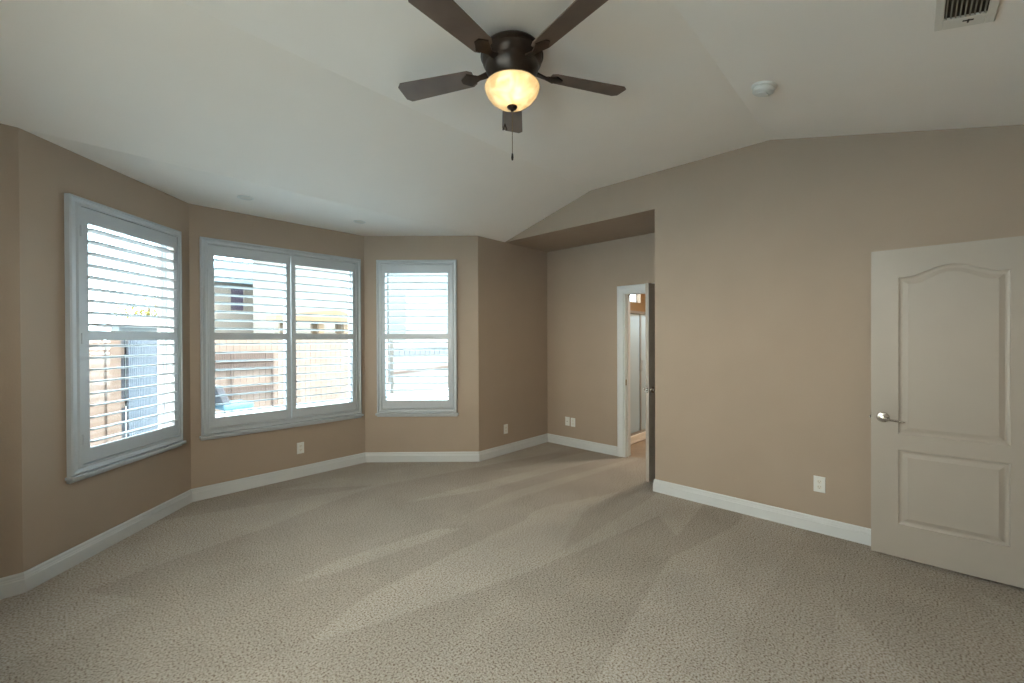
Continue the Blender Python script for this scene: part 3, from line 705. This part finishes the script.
bk = tag(empty('block_wall', (7.3, 12.0, GZ)), 'white garden wall with grey bands seen low through the right shutter', 'garden wall')
mb = MB(); mb.box(0, 0, 0, 6.5, 0.2, 1.70); mb.build('wall_body', M['stucco'], bk)
mb = MB()
for i in range(33): mb.box(i * 0.2 + 0.008, -0.02, 1.22, i * 0.2 + 0.19, 0.0, 1.40)
mb.box(0, -0.03, 1.42, 6.5, 0.0, 1.46); mb.build('block_band', M['block'], bk)
mb = MB(); mb.add([(0, -0.02, 0.62), (6.5, -0.02, 0.90), (6.5, -0.02, 1.00), (0, -0.02, 0.68), (0, 0, 0.62), (6.5, 0, 0.90), (6.5, 0, 1.00), (0, 0, 0.68)], [(0, 1, 2, 3), (4, 7, 6, 5), (0, 4, 5, 1), (3, 2, 6, 7), (0, 3, 7, 4), (1, 5, 6, 2)]); mb.build('sloped_rail', M['lattice'], bk)

def house(name, X0, X1, Y0, Y1_, zw, zr, label, wallm, roofm, axis='y', over=0.35, wins=()):
    h = tag(empty(name, ((X0 + X1) / 2, Y0, GZ)), label, 'house')
    ox, w_, d_ = (X0 + X1) / 2, (X1 - X0) / 2, Y1_ - Y0; zw -= GZ; zr -= GZ
    mb = MB()
    if axis == 'y':   # ridge runs along y: gable end faces the room
        n = 5; poly = [(-w_, 0), (w_, 0), (w_, zw), (0, zr), (-w_, zw)]
        mb.add([(x, 0, z) for x, z in poly] + [(x, d_, z) for x, z in poly], [tuple(range(5)), tuple(range(5, 10))[::-1]] + [(i, (i + 1) % 5, 5 + (i + 1) % 5, 5 + i) for i in range(5)])
        mb.build('house_wall', M[wallm], h)
        mb = MB(); sl = (zr - zw) / w_
        for s_ in (-1, 1):
            e = w_ + over; ze = zr - sl * e
            mb.add([(0, -over, zr + 0.02), (s_ * e, -over, ze + 0.02), (s_ * e, d_ + over, ze + 0.02), (0, d_ + over, zr + 0.02),
                    (0, -over, zr + 0.16), (s_ * e, -over, ze + 0.16), (s_ * e, d_ + over, ze + 0.16), (0, d_ + over, zr + 0.16)],
                   [(0, 1, 2, 3), (4, 7, 6, 5), (0, 4, 5, 1), (1, 5, 6, 2), (2, 6, 7, 3), (3, 7, 4, 0)])
        mb.build('roof', M[roofm], h)
    else:             # hipped roof, eave faces the room
        mb.box(-w_, 0, 0, w_, d_, zw); mb.build('house_wall', M[wallm], h)
        e = over; rl = 0.25; mb = MB()
        mb.add([(-w_ - e, -e, zw), (w_ + e, -e, zw), (w_ + e, d_ + e, zw), (-w_ - e, d_ + e, zw), (-rl, d_ / 2, zr), (rl, d_ / 2, zr)],
               [(0, 1, 5, 4), (1, 2, 5), (2, 3, 4, 5), (3, 0, 4), (3, 2, 1, 0)])
        mb.build('roof', M[roofm], h)
    for (x, z, ww, hh) in wins:
        mb = MB(); x -= ox; z -= GZ
        ring_frame(mb, x - ww / 2 - 0.06, x + ww / 2 + 0.06, z - hh / 2 - 0.06, z + hh / 2 + 0.06, 0.06, -0.05, 0.0); f = mb.build('window_frame', M['stucco'], h)
        mb = MB(); mb.box(x - ww / 2, -0.02, z - hh / 2, x + ww / 2, -0.005, z + hh / 2); mb.build('pane', M['shade'], f)
    return h
house('house', 3.6, 6.9, 19, 23, 3.6, 4.75, 'white house with hipped blue-grey roof behind the left half of the wide shutter', 'stucco', 'roof', 'x', wins=[(4.75, 3.0, 0.42, 0.85)])
house('house', 5.0, 8.2, 15.6, 17.9, 4.9, 6.9, 'tall white gabled house behind the right half of the wide shutter', 'stucco', 'roof', 'y', wins=[])
house('house', 8.7, 17.0, 14.6, 22, 4.4, 6.6, 'pale sided house with slanting roofline behind the right shutter', 'siding', 'stucco', 'y', wins=[])
house('house', 1.1, 2.5, 15.0, 17.5, 1.82, 2.12, 'low outbuilding with pinkish roof beyond the fence behind the left shutter', 'siding', 'roofpink', 'x')

pg = tag(empty('pergola', (4.6, 13.4, GZ)), 'tan wooden pergola with pitched top behind the far fence', 'pergola')
for x in (0.0, 0.95, 1.75):
    for y in (0.0, 0.5):
        mb = MB(); mb.box(x, y, 0, x + 0.16, y + 0.14, 2.35); mb.build('post', M['pergola'], pg)
mb = MB(); mb.add([(-0.3, -0.1, 2.30), (2.2, -0.1, 2.30), (2.2, -0.1, 2.42), (1.5, -0.1, 2.68), (-0.3, -0.1, 2.45), (-0.3, 0.8, 2.30), (2.2, 0.8, 2.30), (2.2, 0.8, 2.42), (1.5, 0.8, 2.68), (-0.3, 0.8, 2.45)],
       [(0, 1, 2, 3, 4), (5, 9, 8, 7, 6), (0, 5, 6, 1), (1, 6, 7, 2), (2, 7, 8, 3), (3, 8, 9, 4), (4, 9, 5, 0)])
mb.build('pitched_top', M['pergola'], pg)

# patio chair with a light blue cushion, just outside the left half of the wide shutter
pc = tag(empty('patio_chair', (2.40, 9.9, GZ), math.radians(8)), 'low patio chair with grey back and light blue cushion outside the wide shutter', 'chair')
mb = MB(); mb.box(-0.28, -0.28, 0.36, 0.28, 0.30, 0.48); mb.build('cushion', M['cushion'], pc, bevel=0.04)
mb = MB(); mb.loft([[(-0.26, -0.24, 0.46), (-0.12, -0.26, 0.46), (-0.12, 0.26, 0.46), (-0.26, 0.24, 0.46)], [(-0.42, -0.24, 0.86), (-0.30, -0.26, 0.86), (-0.30, 0.26, 0.86), (-0.42, 0.24, 0.86)]]); mb.build('backrest', M['sling'], pc, bevel=0.02)
for x in (-0.25, 0.25):
    for y in (-0.25, 0.27):
        mb = MB(); mb.tube([(x, y, 0.0), (x * 0.95, y * 0.95, 0.37)], 0.018, 8); mb.build('leg', M['alu'], pc)

# yellow-green tree
trn = tag(empty('tree', (3.0, 27.5, GZ)), 'yellow-green leafy tree top beyond the fence behind the left shutter', 'tree')
mb = MB(); mb.tube([(0, 0, 0), (0.1, 0, 1.5), (0.0, 0.1, 2.6), (0.15, 0, 3.5)], [0.16, 0.13, 0.1, 0.05], 8)
mb.tube([(0.05, 0.05, 2.0), (0.6, 0.1, 3.0)], [0.08, 0.03], 6); mb.tube([(0.05, 0.05, 2.1), (-0.6, 0.0, 3.0)], [0.08, 0.03], 6); mb.build('trunk', M['bark'], trn)
mb = MB()
for k in range(1500):
    cx0, cz0, r0 = random.choice([(-0.7, 3.0, 0.55), (0.1, 3.4, 0.7), (0.8, 3.1, 0.6), (0.3, 2.8, 0.7), (-0.2, 2.7, 0.6)])
    d_ = Vector((random.gauss(0, 1), random.gauss(0, 1), random.gauss(0, 1))).normalized() * r0 * random.uniform(0.5, 1)
    mx = Matrix.Translation(Vector((cx0, 0, cz0)) + d_) @ Matrix.Rotation(random.uniform(0, 6.28), 4, 'Z') @ Matrix.Rotation(random.uniform(0, 3.14), 4, 'X')
    mb.add([(-0.07, 0, 0), (0, -0.04, 0.01), (0.07, 0, 0), (0, 0.04, 0.01)], [(0, 1, 2, 3)], mx)
mb.build('foliage', M['leaf'], trn)
